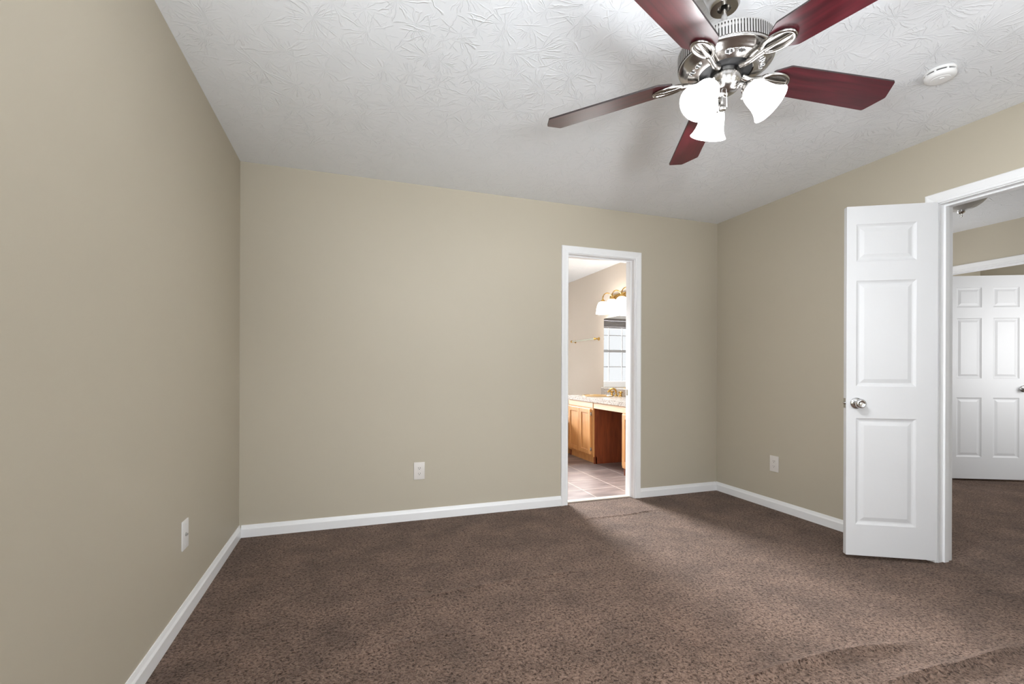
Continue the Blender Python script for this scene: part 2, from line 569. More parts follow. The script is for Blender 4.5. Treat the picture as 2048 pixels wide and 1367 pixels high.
# ------------------------------------------------------------------ ceilings
struct('ceiling', boxbm(XL - WT, XR + WT, YF - WT, YB, H, H + 0.1), CEIL, 'white stomp-textured bedroom ceiling', 'ceiling')
struct('ceiling_bathroom', boxbm(0.18, XR + WT, YB, BATH_Y + WT, H, H + 0.1), CEIL, 'white bathroom ceiling seen through the narrow doorway', 'ceiling')
struct('ceiling_hall', boxbm(XR + WT, 7.12, HALL_S - WT, HALL_N + WT, H, H + 0.1), CEIL, 'white textured hall ceiling with a bowl light', 'ceiling')

# ------------------------------------------------------------------ walls with openings
def wall_along_x(bm, x0, x1, y0, y1, holes):
    """holes: (a, b, z0, z1) in x"""
    cur = x0
    for a, b, z0, z1 in sorted(holes):
        box(bm, cur, a, y0, y1, 0, H)
        if z0 > 0: box(bm, a, b, y0, y1, 0, z0)
        box(bm, a, b, y0, y1, z1, H)
        cur = b
    box(bm, cur, x1, y0, y1, 0, H)
def wall_along_y(bm, y0, y1, x0, x1, holes):
    cur = y0
    for a, b, z0, z1 in sorted(holes):
        box(bm, x0, x1, cur, a, 0, H)
        if z0 > 0: box(bm, x0, x1, a, b, 0, z0)
        box(bm, x0, x1, a, b, z1, H)
        cur = b
    box(bm, x0, x1, cur, y1, 0, H)

BO = (1.644, 2.268, 2.022)          # bathroom doorway: left, right, head (casing edge)
DO = (0.757, 1.712, 2.03)           # double doorway in the right wall: near, far, head
HO = (2.215, 2.995, 2.035)          # hall door opening
JT = 0.018
bm = bmesh.new(); wall_along_y(bm, YF - WT, YB + WT, XL - WT, XL, [(LW_Y[0], LW_Y[1], LW_Z[0], LW_Z[1])])
struct('wall_left', bm, PAINT, 'plain tan left wall', 'wall')
bm = bmesh.new(); wall_along_x(bm, XL, XR, YB, YB + WT, [(BO[0] - JT, BO[1] + JT, 0, BO[2] + JT)])
struct('wall_back', bm, PAINT, 'tan end wall with the narrow bathroom doorway', 'wall')
bm = bmesh.new(); wall_along_y(bm, YF - WT, YB, XR, XR + WT, [(DO[0] - JT, DO[1] + JT, 0, DO[2] + JT)])
struct('wall_right', bm, PAINT, 'tan right wall with the double bedroom doorway', 'wall')
bm = bmesh.new(); wall_along_x(bm, XL, XR, YF - WT, YF, [(a, b, FW_Z[0], FW_Z[1]) for a, b in FRONT_WINS])
struct('wall_front', bm, PAINT, 'tan bedroom wall behind the camera with two windows added for light', 'wall')
bm = bmesh.new(); box(bm, XR, XR + WT, YB, BATH_Y + WT, 0, H)
struct('wall_bathroom_right', bm, BATH_PAINT, 'beige bathroom wall carrying the mirror and towel bar', 'wall')
bm = bmesh.new(); wall_along_x(bm, 0.3, XR, BATH_Y, BATH_Y + WT, [(BW_X[0], BW_X[1], BW_Z[0], BW_Z[1])])
struct('wall_bathroom_back', bm, BATH_PAINT, 'beige bathroom window wall seen in the mirror', 'wall')
bm = bmesh.new(); box(bm, 0.18, 0.3, YB + WT, BATH_Y + WT, 0, H)
struct('wall_bathroom_left', bm, BATH_PAINT, 'beige bathroom wall opposite the vanity', 'wall')
bm = bmesh.new(); wall_along_y(bm, HALL_S, HALL_N, HALL_X, HALL_X + WT, [(HO[0] - JT, HO[1] + JT, 0, HO[2] + JT)])
struct('wall_hall_far', bm, PAINT, 'tan hall wall above the open six-panel door', 'wall')
bm = bmesh.new(); wall_along_x(bm, XR + WT, 7.0, HALL_N, HALL_N + WT, [(3.6, 5.2, 0.75, 2.05)])
struct('wall_hall_end', bm, PAINT, 'tan wall closing the hall', 'wall')
bm = bmesh.new(); box(bm, XR + WT, 7.0, HALL_S - WT, HALL_S, 0, H)
struct('wall_hall_front', bm, PAINT, 'plain tan wall at the near end of the hall', 'wall')
bm = bmesh.new(); box(bm, HALL_X + WT, 7.0, 3.40, 3.52, 0, H)
struct('wall_far_room_side', bm, PAINT, 'tan side wall of the far room above the open hall door', 'wall')
bm = bmesh.new(); box(bm, 7.0, 7.12, HALL_S - WT, HALL_N + WT, 0, H)
struct('wall_far_room_back', bm, PAINT, 'shaded tan back wall of the far room', 'wall')
bm = bmesh.new(); wall_along_x(bm, HALL_X + WT, 7.0, 1.0, 1.12, [(FR_X[0], FR_X[1], FR_Z[0], FR_Z[1])])
struct('wall_far_room_near', bm, PAINT, 'tan near wall of the far room', 'wall')

# ------------------------------------------------------------------ baseboards
BB = [(0, 0), (0.0133, 0), (0.0133, 0.052), (0.0115, 0.056), (0.0085, 0.062), (0.0055, 0.0725), (0.004, 0.0775), (0, 0.0775)]
CW, = (0.058,)
def baseboard(name, a, b, n, label):
    bm = bmesh.new()
    extrude_profile(bm, BB, a, b, n)
    return struct(name, bm, TRIM, label, 'baseboard')
baseboard('baseboard_left', (XL, YF, 0), (XL, YB, 0), (1, 0, 0), 'white baseboard along the left wall')
baseboard('baseboard_back', (XL + .0133, YB, 0), (BO[0] - CW, YB, 0), (0, -1, 0), 'white baseboard from the left corner to the bathroom doorway')
baseboard('baseboard_back', (BO[1] + CW, YB, 0), (XR - .0133, YB, 0), (0, -1, 0), 'short white baseboard between the bathroom doorway and the right corner')
baseboard('baseboard_right', (XR, DO[1] + CW, 0), (XR, YB, 0), (-1, 0, 0), 'white baseboard along the right wall running behind the open door')
baseboard('baseboard_right', (XR, YF, 0), (XR, DO[0] - CW, 0), (-1, 0, 0), 'white baseboard on the right wall on the near side of the double doorway')
baseboard('baseboard_front', (XL + .0133, YF, 0), (XR - .0133, YF, 0), (0, 1, 0), 'white baseboard under the windows added behind the camera')
baseboard('baseboard_hall', (HALL_X, HO[1] + CW, 0), (HALL_X, HALL_N, 0), (-1, 0, 0), 'white baseboard in the hall past the six-panel door')

# ------------------------------------------------------------------ door casings (trim)
CAS = [(0.0, 0.0), (0.0, 0.010), (0.004, 0.0125), (0.012, 0.0125), (0.016, 0.0095), (0.022, 0.0105), (0.046, 0.0165), (0.054, 0.0165), (0.058, 0.013), (0.058, 0.0)]
def casing(bm, a, b, zt, P):
    """U frame; P(u, d, z) maps along-wall coordinate, distance out of wall, height to the world"""
    loops = []
    for w, d in CAS:
        loops.append([bm.verts.new(P(u, d, z)) for u, z in ((a - w, 0), (a - w, zt + w), (b + w, zt + w), (b + w, 0))])
    n = len(loops)
    for i in range(n):
        j = (i + 1) % n
        for k in range(3):
            bm.faces.new((loops[i][k], loops[i][k + 1], loops[j][k + 1], loops[j][k]))
    bm.faces.new([l[0] for l in loops])
    bm.faces.new([l[3] for l in loops])
def jambs(bm, a, b, zt, d0, d1, P, stop=None):
    """lining boards of thickness JT around the opening, with an optional stop strip"""
    R = 0.005
    def pb(u0, u1, e0, e1, z0, z1):
        vs = box(bm, u0, u1, e0, e1, z0, z1)
        for v in vs: v.co = P(v.co.x, v.co.y, v.co.z)
    pb(a - JT, a + R, d0, d1, 0, zt - R)
    pb(b - R, b + JT, d0, d1, 0, zt - R)
    pb(a - JT, b + JT, d0, d1, zt - R, zt + JT)
    if stop:
        s0, s1 = stop
        pb(a + R, a + R + .010, s0, s1, 0, zt - R - .010)
        pb(b - R - .010, b - R, s0, s1, 0, zt - R - .010)
        pb(a + R, b - R, s0, s1, zt - R - .010, zt - R)
bm = bmesh.new()
casing(bm, BO[0], BO[1], BO[2], lambda u, d, z: Vector((u, YB - d, z)))
casing(bm, BO[0], BO[1], BO[2], lambda u, d, z: Vector((u, YB + WT + d, z)))
jambs(bm, BO[0], BO[1], BO[2], -WT, 0, lambda u, d, z: Vector((u, YB - d, z)), (-0.075, -0.04))
t1 = struct('trim_1', bm, TRIM, 'white casing and jamb of the narrow bathroom doorway', 'door frame')
obj('strike_plate', boxbm(BO[1] - .007, BO[1] - .004, YB + .088, YB + .108, 0.865, 0.915), simple('tarnished_brass', (0.12, 0.09, 0.05), 0.4, 1.0), t1)
bm = bmesh.new()
casing(bm, DO[0], DO[1], DO[2], lambda u, d, z: Vector((XR - d, u, z)))
casing(bm, DO[0], DO[1], DO[2], lambda u, d, z: Vector((XR + WT + d, u, z)))
jambs(bm, DO[0], DO[1], DO[2], -WT, 0, lambda u, d, z: Vector((XR - d, u, z)), (-0.075, -0.04))
struct('trim_2', bm, TRIM, 'white casing and jamb of the double doorway to the hall', 'door frame')
bm = bmesh.new()
casing(bm, HO[0], HO[1], HO[2], lambda u, d, z: Vector((HALL_X - d, u, z)))
casing(bm, HO[0], HO[1], HO[2], lambda u, d, z: Vector((HALL_X + WT + d, u, z)))
jambs(bm, HO[0], HO[1], HO[2], -WT, 0, lambda u, d, z: Vector((HALL_X - d, u, z)))
struct('trim_3', bm, TRIM, 'white casing above the open six-panel hall door', 'door frame')
bm = bmesh.new(); box(bm, BO[0] + .005, BO[1] - .005, YB + 0.045, YB + 0.10, -0.002, 0.008, bevel=0.003)
struct('trim_4', bm, simple('cream_threshold', (0.80, 0.72, 0.62), 0.3), 'pale threshold strip between carpet and bathroom tile', 'threshold')

# ------------------------------------------------------------------ panelled doors
def panel_door_bm(w, z0, z1, th, panels):
    """slab in local x 0..w, y 0..th, z z0..z1, moulded panels (x0,x1,za,zb) on both faces"""
    bm = bmesh.new()
    xs = sorted({0, w} | {p[0] for p in panels} | {p[1] for p in panels})
    zs = sorted({z0, z1} | {p[2] for p in panels} | {p[3] for p in panels})
    steps = [(0, 0), (.003, .003), (.012, .0075), (.017, .0085), (.021, .0085), (.040, .003), (.043, .0025)]
    for side in (0, 1):
        Y = lambda d: d if side == 0 else th - d
        for i in range(len(xs) - 1):
            for j in range(len(zs) - 1):
                a, b, c, d = xs[i], xs[i + 1], zs[j], zs[j + 1]
                inside = any(p[0] <= a and b <= p[1] and p[2] <= c and d <= p[3] for p in panels)
                if not inside:
                    bm.faces.new([bm.verts.new((x, Y(0), z)) for x, z in ((a, c), (b, c), (b, d), (a, d))])
                    continue
                prev = None
                for ins, dep in steps:
                    ring = [bm.verts.new((x, Y(dep), z)) for x, z in ((a + ins, c + ins), (b - ins, c + ins), (b - ins, d - ins), (a + ins, d - ins))]
                    if prev:
                        for k in range(4):
                            bm.faces.new((prev[k], prev[(k + 1) % 4], ring[(k + 1) % 4], ring[k]))
                    prev = ring
                bm.faces.new(prev)
    for q in ([(0, 0), (0, 1)], [(w, 0), (w, 1)]):
        x = q[0][0]
        bm.faces.new([bm.verts.new(c) for c in ((x, 0, z0), (x, th, z0), (x, th, z1), (x, 0, z1))])
    for z in (z0, z1):
        bm.faces.new([bm.verts.new(c) for c in ((0, 0, z), (w, 0, z), (w, th, z), (0, th, z))])
    bmesh.ops.remove_doubles(bm, verts=bm.verts, dist=1e-5)
    return bm
def knob(parent, x, y, z, sgn, mat, th):
    """round knob set on the face y with outward direction sgn along local y"""
    M = Matrix.Translation((x, y, z)) @ frame_to((0, sgn, 0))
    bm = lathebm([(0, 0.0005), (0.032, 0.0005), (0.033, 0.003), (0.030, 0.007), (0.022, 0.010), (0.012, 0.012), (0.011, 0.026), (0.014, 0.030), (0.022, 0.034),
                  (0.0265, 0.042), (0.027, 0.050), (0.0245, 0.057), (0.019, 0.0605), (0.0165, 0.0600), (0.013, 0.0565), (0.006, 0.0560), (0, 0.0575)], 40, M)
    return obj('door_knob', bm, mat, parent, True, 60)
def hinge_door(name, hinge, free, w, z0, z1, th, panels, label, cat, knob_x, knob_z, knob_mat, flip):
    """door_n: origin at the hinge on the floor, local +x towards the free edge; local y=0 is the face the camera sees"""
    d = Vector((free[0] - hinge[0], free[1] - hinge[1], 0)).normalized()
    o = obj(name, panel_door_bm(w, z0, z1, th, panels), DOORP)
    o.location = (hinge[0], hinge[1], 0)
    ang = math.atan2(d.y, d.x)
    o.rotation_euler = (0, 0, ang)
    tag(o, label, cat, kind='structure')
    bev = o.modifiers.new('bevel', 'BEVEL'); bev.width = 0.0025; bev.segments = 2; bev.limit_method = 'ANGLE'; bev.angle_limit = math.radians(80)
    knob(o, knob_x, 0, knob_z, -1, knob_mat, th)
    knob(o, knob_x, th, knob_z, 1, knob_mat, th)
    bm = bmesh.new(); box(bm, w - .0005, w + .0015, th / 2 - .0125, th / 2 + .0125, knob_z - .028, knob_z + .028)
    lathe(bm, [(0.007, 0), (0.007, 0.008), (0, .010)], 16, Matrix.Translation((w + .001, th / 2, knob_z)) @ frame_to((1, 0, 0)))
    obj('latch_plate', bm, CHROME, o)
    for hz in (0.22, 1.02, 1.82):
        bm = bmesh.new()
        hy = -.003 if flip else th + .003
        tube(bm, [(-.004, hy, hz - .045), (-.004, hy, hz + .045)], .0055, 10)
        obj('hinge', bm, CHROME, o, True)
    return o
# camera-facing face is the local y=0 side when the local -y axis points to the camera
P3 = [(0.104, 0.409, 0.200, 0.811), (0.104, 0.409, 0.994, 1.601), (0.104, 0.409, 1.712, 1.926)]
def face_door(name, hinge, free, w, panels, label, kx, kz, kmat):
    """hinge and free give the camera-facing face line; thickness goes away from the camera"""
    d = Vector((free[0] - hinge[0], free[1] - hinge[1], 0)).normalized()
    ny = Vector((-d.y, d.x, 0))                          # local +y
    away = Vector((hinge[0], hinge[1], 0)).dot(ny) > 0    # local +y points away from the camera?
    if away:
        return hinge_door(name, hinge, free, w, 0.022, 2.030, 0.030, panels, label, 'door', kx, kz, kmat, False)
    th = 0.030
    h2 = Vector((hinge[0], hinge[1], 0)) - ny * th
    f2 = Vector((free[0], free[1], 0)) - ny * th
    return hinge_door(name, (h2.x, h2.y), (f2.x, f2.y), w, 0.022, 2.030, th, panels, label, 'door', kx, kz, kmat, True)
face_door('door_1', (3.106, 1.6945), (2.7067, 1.9205), 0.459, P3, 'narrow white three-panel door leaf standing open into the bedroom', 0.408, 0.897, CHROME)
P6 = [(a, b, c, d) for a, b in ((0.090, 0.316), (0.418, 0.650)) for c, d in ((0.236, 0.825), (1.014, 1.612), (1.717, 1.915))]
face_door('door_2', (5.605, 2.985), (6.355, 2.625), 0.745, P6, 'white six-panel door standing open off the hall', 0.682, 0.914, CHROME)

# ------------------------------------------------------------------ wall plates and outlets
def plate_bm(w, h, t):
    bm = bmesh.new()
    box(bm, -w / 2, w / 2, 0, t, -h / 2, h / 2, bevel=0.0025)
    return bm
def outlet(loc, rz, label, mat):
    r = empty('wall_outlet', loc, rz)          # local +y points out of the wall
    obj('cover_plate', plate_bm(0.078, 0.124, 0.006), mat, r, True)
    for s in (-1, 1):
        bm = bmesh.new()
        out = []
        for k in range(32):
            a = 2 * PI * k / 32
            out.append((0.0165 * math.cos(a), max(-.0125, min(.0125, 0.0165 * math.sin(a)))))
        prism(bm, out, 0.006, 0.0078, xf=lambda v: Vector((v.x, v.z, v.y + s * 0.0195)))
        f = obj('socket_face', bm, mat, r)
        zc = s * 0.0195
        obj('socket_slot', boxbm(-0.0080, -0.0055, 0.0076, 0.0081, zc - 0.002, zc + 0.007), GREYSLOT, f)
        obj('socket_slot', boxbm(0.0055, 0.0080, 0.0076, 0.0081, zc - 0.001, zc + 0.006), GREYSLOT, f)
        obj('ground_hole', lathebm([(0.0028, 0), (0.0028, 0.0005)], 12, Matrix.Translation((0, 0.0076, zc - 0.007)) @ frame_to((0, 1, 0))), GREYSLOT, f)
    bm = lathebm([(0.003, 0), (0.0026, 0.0012), (0, 0.0016)], 14, Matrix.Translation((0, 0.006, 0)) @ frame_to((0, 1, 0)))
    obj('screw', bm, mat, r, True)
    return tag(r, label, 'outlet', 'duplex wall outlets')
outlet((0.465, YB, 0.352), PI, 'off-white duplex outlet on the end wall left of the bathroom doorway', BONE)
outlet((XR, 2.787, 0.354), PI / 2, 'off-white duplex outlet on the right wall between the corner and the open door', BONE)
r = empty('wall_plate', (XL, 2.36, 0.368), -PI / 2)
obj('cover_plate', plate_bm(0.078, 0.124, 0.006), PLASTIC, r, True)
bm = lathebm([(0.008, 0.005), (0.008, 0.0075), (0.0048, 0.0075), (0.0048, 0.014), (0.003, 0.014), (0.003, 0.009), (0, 0.009)], 16, frame_to((0, 1, 0)))
obj('jack', bm, simple('tarnished_nickel', (0.45, 0.44, 0.42), 0.35, 0.8), r, True)
for s in (-1, 1):
    obj('screw', lathebm([(0.003, 0), (0.0026, 0.0012), (0, 0.0016)], 14, Matrix.Translation((0, 0.006, s * 0.045)) @ frame_to((0, 1, 0))), PLASTIC, r, True)
tag(r, 'white plate with one small centre jack low on the left wall', 'wall plate')

# ------------------------------------------------------------------ smoke alarms
def smoke_alarm(loc, label):
    r = empty('smoke_alarm', loc)
    r.scale = (0.86, 0.86, 0.90)
    # mounting ring + body hang below the ceiling (local z downwards negative)
    obj('base_ring', lathebm([(0.066, 0), (0.067, -0.008), (0.064, -0.011), (0.0, -0.011)], 48), PLASTIC, r, True)
    vg = obj('vent_gap', lathebm([(0.058, -0.010), (0.058, -0.019)], 48), BLACK, r, True)
    for k in range(8):                                        # ribs across the dark gap
        bm = bmesh.new()
        a = 2 * PI * k / 8 + 0.2
        vs = box(bm, -0.004, 0.004, 0.056, 0.0645, -0.0195, -0.010)
        M = Matrix.Rotation(a, 4, 'Z')
        for v in vs: v.co = M @ v.co
        obj('vent_rib', bm, PLASTIC, vg)
    obj('cover', lathebm([(0.0655, -0.0185), (0.0655, -0.028), (0.060, -0.036), (0.050, -0.040), (0.044, -0.040), (0.042, -0.0425), (0.020, -0.044), (0.0, -0.0445)], 48), PLASTIC, r, True)
    bm = lathebm([(0.011, -0.040), (0.0105, -0.047), (0, -0.0478)], 24, Matrix.Translation((-0.012, -0.014, 0)))
    obj('test_button', bm, PLASTIC, r, True)
    return tag(r, label, 'smoke alarm')
smoke_alarm((2.475, 1.345, H), 'round white smoke alarm on the bedroom ceiling right of the fan')
smoke_alarm((4.71, 2.53, H), 'round white smoke alarm on the hall ceiling beside the bowl light')

# ------------------------------------------------------------------ hall bowl light
r = empty('ceiling_light', (4.17, 2.135, H))
obj('ceiling_pan', lathebm([(0, 0), (0.13, 0), (0.14, -0.012), (0.135, -0.03), (0.0, -0.03)], 48), simple('white_pan', (0.7, 0.7, 0.7), 0.4), r, True)
bm = lathebm([(0.156, -0.048), (0.160, -0.052), (0.157, -0.060), (0.150, -0.078), (0.137, -0.105), (0.115, -0.130), (0.09, -0.148), (0.05, -0.162), (0.022, -0.172), (0, -0.174)], 64, cap=False)
obj('bowl_shade', bm, BOWL, r, True)
bm = lathebm([(0.0, -0.170), (0.020, -0.172), (0.022, -0.180), (0.018, -0.188), (0.007, -0.194), (0.005, -0.203), (0.008, -0.208), (0.006, -0.216), (0, -0.219)], 24)
obj('finial', bm, CHROME, r, True)
for k in range(3):
    a = 2 * PI * k / 3 + 0.15
    bm = bmesh.new(); tube(bm, [(0.10 * math.cos(a), 0.10 * math.sin(a), -0.02), (0.164 * math.cos(a), 0.164 * math.sin(a), -0.046), (0.164 * math.cos(a), 0.164 * math.sin(a), -0.056)], 0.005, 8)
    obj('clip', bm, DARK, r, True)
tag(r, 'unlit frosted bowl light with a metal finial on the hall ceiling', 'ceiling light')

# ------------------------------------------------------------------ ceiling fan
FC = Vector((1.2032, 1.2697, 2.1028))
tx, ty = 0.0148, -0.0133
fan = empty('ceiling_fan', (0, 0, 0))
zax = Vector((-tx, -ty, 1)).normalized()
xax = (Vector((1, 0, tx)) - zax * Vector((1, 0, tx)).dot(zax)).normalized()
yax = zax.cross(xax)
FM = Matrix((xax, yax, zax)).transposed().to_4x4()
base = FC + zax * 0.311
fan.matrix_world = Matrix.Translation(base) @ FM
FZ = -0.311                                   # fan-plane zero in the empty's own z
def fl(z): return z + FZ
def flp(prof): return [(r, fl(t)) for r, t in prof]
tag(fan, 'five-blade ceiling fan with cherry blades, nickel motor and three lit bell shades', 'ceiling fan')
obj('canopy', lathebm(flp([(0.0, 0.309), (0.070, 0.309), (0.072, 0.303), (0.070, 0.285), (0.064, 0.262), (0.055, 0.242), (0.050, 0.232), (0.050, 0.222), (0.044, 0.213), (0.022, 0.213), (0.021, 0.235), (0.0, 0.236)]), 56), NICKEL, fan, True)
obj('downrod', lathebm(flp([(0.0, 0.300), (0.0095, 0.300), (0.0095, 0.128), (0.017, 0.126), (0.018, 0.100), (0, 0.100)]), 24), NICKEL, fan, True)
mh = obj('motor_housing', lathebm(flp([(0.0, 0.112), (0.030, 0.110), (0.075, 0.100), (0.120, 0.088), (0.140, 0.078), (0.148, 0.073), (0.152, 0.070), (0.152, 0.066), (0.146, 0.064), (0.144, 0.030), (0.150, 0.026), (0.151, 0.020),
        (0.149, 0.016), (0.142, 0.012), (0.136, 0.008), (0.134, 0.007), (0.128, 0.002), (0.121, -0.0005), (0.120, -0.002), (0.105, -0.006), (0.092, -0.009), (0.086, -0.010), (0.086, 0.0), (0.0, 0.0)]), 72), NICKEL, fan, True)
bm = bmesh.new()
NS = 104
lathe(bm, flp([(0.1455, 0.066), (0.1455, 0.028)]), 72, mi=1, cap=False)
for k in range(NS):
    a = 2 * PI * k / NS
    vs = box(bm, 0.143, 0.1525, -0.0029, 0.0029, fl(0.026), fl(0.068))
    M = Matrix.Rotation(a, 4, 'Z')
    for v in vs: v.co = M @ v.co
obj('vent_band', bm, [NICKEL, DARK], mh)
for k in range(10):
    bm = bmesh.new()
    a = 2 * PI * (k // 2) / 5 - 2.05 + (0.17 if k % 2 else -0.17)
    M = Matrix.Rotation(a, 4, 'Z') @ Matrix.Translation((0.112, 0, fl(-0.0052))) @ Matrix.Rotation(math.radians(-15), 4, 'Y')
    pts = [M @ Vector((0.0085 * math.cos(q * 2 * PI / 20), 0.0125 * math.sin(q * 2 * PI / 20), 0)) for q in range(20)]
    tube(bm, pts, 0.0022, 8, closed=True, mi=0)
    f = bm.faces.new([bm.verts.new(p + Vector((0, 0, -.0004))) for p in pts]); f.material_index = 1
    tube(bm, [M @ Vector((-0.0085, 0, -.0006)), M @ Vector((0.0085, 0, -.0006))], 0.002, 8, mi=0)
    obj('vent_medallion', bm, [CHROME, DARK], mh, True)
obj('flywheel', lathebm(flp([(0.0, -0.002), (0.083, -0.002), (0.083, -0.006), (0.070, -0.008), (0.0, -0.008)]), 48), BLACK, fan, True)
sw = obj('switch_housing', lathebm(flp([(0.0, -0.004), (0.041, -0.004), (0.041, -0.009), (0.0485, -0.010), (0.0490, -0.013), (0.0490, -0.048), (0.0475, -0.050), (0.046, -0.053), (0.043, -0.061), (0.036, -0.070), (0.025, -0.077), (0.012, -0.0805), (0.0, -0.081)]), 56), NICKEL, fan, True)
obj('finial', lathebm(flp([(0.0, -0.079), (0.007, -0.080), (0.007, -0.085), (0.004, -0.088), (0, -0.089)]), 20), NICKEL, sw, True)

# blades with their arms
TH0, PITCH, DROOP = -0.1494, -0.2142, 0.0441
def blade_xf(k):
    a = TH0 + k * 2 * PI / 5
    ca, sa, cp, sp = math.cos(a), math.sin(a), math.cos(PITCH), math.sin(PITCH)
    def xf(v):
        r, s, n = v.x, v.y, v.z
        s2, z = s * cp - n * sp, s * sp + n * cp - DROOP * r
        return Vector((r * ca - s2 * sa, r * sa + s2 * ca, z + FZ))
    return xf
def rounded(outline, rad, n=4):
    out = []
    m = len(outline)
    for i in range(m):
        p0, p1, p2 = (Vector(outline[(i + q) % m]).to_3d() for q in (-1, 0, 1))
        a, b = (p0 - p1).normalized(), (p2 - p1).normalized()
        for k in range(n + 1):
            t = k / n
            q = (p1 + a * rad) * (1 - t) ** 2 + p1 * 2 * t * (1 - t) + (p1 + b * rad) * t ** 2
            out.append((q.x, q.y))
    return out
BLADE = rounded([(0.170, -0.030), (0.215, -0.0585), (0.6177, -0.067), (0.650, 0.0), (0.6177, 0.067), (0.215, 0.0585), (0.170, 0.030)], 0.006)
for k in range(5):
    X = blade_xf(k)
    # local frame for each blade so the grain follows its length
    a = TH0 + k * 2 * PI / 5
    bm = bmesh.new()
    ang = Matrix.Rotation(-a, 4, 'Z')
    prism(bm, BLADE, -0.003, 0.003, mi=0, mi_side=1, mi_top=0, xf=lambda v: ang @ X(v))
    b_ = obj('blade', bm, [CHERRY, BLADE_TOP], fan)
    b_.rotation_euler = (0, 0, a)
    # arm: S-shaped neck, leaf-shaped ring with a spine and a thin web
    bm = bmesh.new()
    cx, hl, hw, n0 = 0.186, 0.050, 0.0285, -0.0085
    ring = []
    for q in range(40):
        t = 2 * PI * q / 40
        c_, s_ = math.cos(t), math.sin(t)
        wd = hw * (1.0 + 0.10 * c_)
        ring.append(X(Vector((cx + hl * c_, wd * s_, n0))))
    tube(bm, ring, 0.0065, 10, closed=True)
    tube(bm, [X(Vector((cx - hl, 0, n0 - .001))), X(Vector((cx, 0, n0 - .002))), X(Vector((cx + hl, 0, n0)))], [0.0085, 0.006, 0.004], 10)
    web = [X(Vector((cx + (hl - .004) * math.cos(2 * PI * q / 32), (hw - .004) * math.sin(2 * PI * q / 32), -0.0042))) for q in range(32)]
    f = bm.faces.new([bm.verts.new(p) for p in web]); f.material_index = 0
    neck = smoothpath([X(Vector((0.142, 0, n0 - .001))), X(Vector((0.122, 0, -0.012))), X(Vector((0.100, 0, -0.017))), X(Vector((0.080, 0, -0.016))), X(Vector((0.062, 0, -0.010)))], 5)
    nn = len(neck)
    tube(bm, neck, [0.0085 + 0.003 * abs(i / (nn - 1) - .45) * 2 for i in range(nn)], 12)
    obj('blade_arm', bm, NICKEL, fan, True, 60)

# light kit
LIGHTS = ((-48, 0.071, 0.137), (72, 0.080, 0.147), (192, 0.082, 0.148))      # angle, neck radius, mouth radius
SH = [(0.0225, 0.0), (0.0285, 0.004), (0.034, 0.011), (0.038, 0.020), (0.041, 0.032), (0.0435, 0.046), (0.046, 0.060), (0.050, 0.074), (0.056, 0.087), (0.063, 0.097)]
for deg, rn, rm in LIGHTS:
    a = math.radians(deg)
    er = Vector((math.cos(a), math.sin(a), 0))
    neckp = er * rn + Vector((0, 0, fl(-0.079)))
    mouth = er * rm + Vector((0, 0, fl(-0.158)))
    ax = (mouth - neckp).normalized()
    M = Matrix.Translation(neckp) @ frame_to(ax)
    bm = bmesh.new()
    tube(bm, smoothpath([er * 0.034 + Vector((0, 0, fl(-0.064))), er * 0.048 + Vector((0, 0, fl(-0.060))), er * (rn - 0.012) + Vector((0, 0, fl(-0.068))), neckp - ax * 0.004], 5), 0.0085, 12)
    lathe(bm, [(0, -0.020), (0.014, -0.018), (0.024, -0.008), (0.0255, 0.002), (0.0255, 0.012), (0.0235, 0.013), (0.0, 0.013)], 32, M)
    soc = obj('light_socket', bm, NICKEL, fan, True)
    for q in range(3):
        bm = bmesh.new()
        M2 = M @ Matrix.Rotation(q * 2 * PI / 3 + .6, 4, 'Z')
        tube(bm, [M2 @ Vector((0.022, 0, 0.008)), M2 @ Vector((0.033, 0, 0.008))], 0.0022, 8)
        lathe(bm, [(0, -.003), (.0035, -.002), (.0035, .002), (0, .003)], 10, M2 @ Matrix.Translation((0.035, 0, 0.008)))
        obj('thumb_screw', bm, NICKEL, soc, True)
    bm = bmesh.new()
    inner = [(r_ - 0.003, t_ + 0.0012) for r_, t_ in SH]
    lathe(bm, SH + inner[::-1], 56, M, cap=False)
    obj('lamp_shade', bm, SHADE, fan, True, 70)
    bl = bpy.data.lights.new('bulb_light', 'POINT')          # the bulb inside the open bell
    bl.energy, bl.shadow_soft_size, bl.color = 31, 0.022, (0.97, 0.985, 1.0)
    bo = bpy.data.objects.new('bulb_light', bl)
    COL.objects.link(bo)
    bo.parent = fan
    bo.location = neckp + ax * 0.078

# pull chains
for (px_, py_, zb_, rot) in ((-0.027, -0.012, -0.146, 0), (-0.0154, -0.020, -0.138, 1)):
    bm = bmesh.new()
    z = -0.072
    while z > zb_ + (0.048 if rot == 0 else 0):
        bmesh.ops.create_icosphere(bm, subdivisions=1, radius=0.0016, matrix=Matrix.Translation((px_, py_, fl(z))))
        z -= 0.0037
    pc = obj('pull_chain', bm, CHROME, fan, True)
    if rot == 0:
        bm = lathebm([(0, 0.050), (0.003, 0.049), (0.0045, 0.036), (0.0065, 0.022), (0.0070, 0.014), (0.0105, 0.010), (0.0115, 0.002), (0.0105, 0.0), (0, 0.0)], 20, Matrix.Translation((px_, py_, fl(zb_))))
        obj('pull_fob', bm, NICKEL, pc, True)

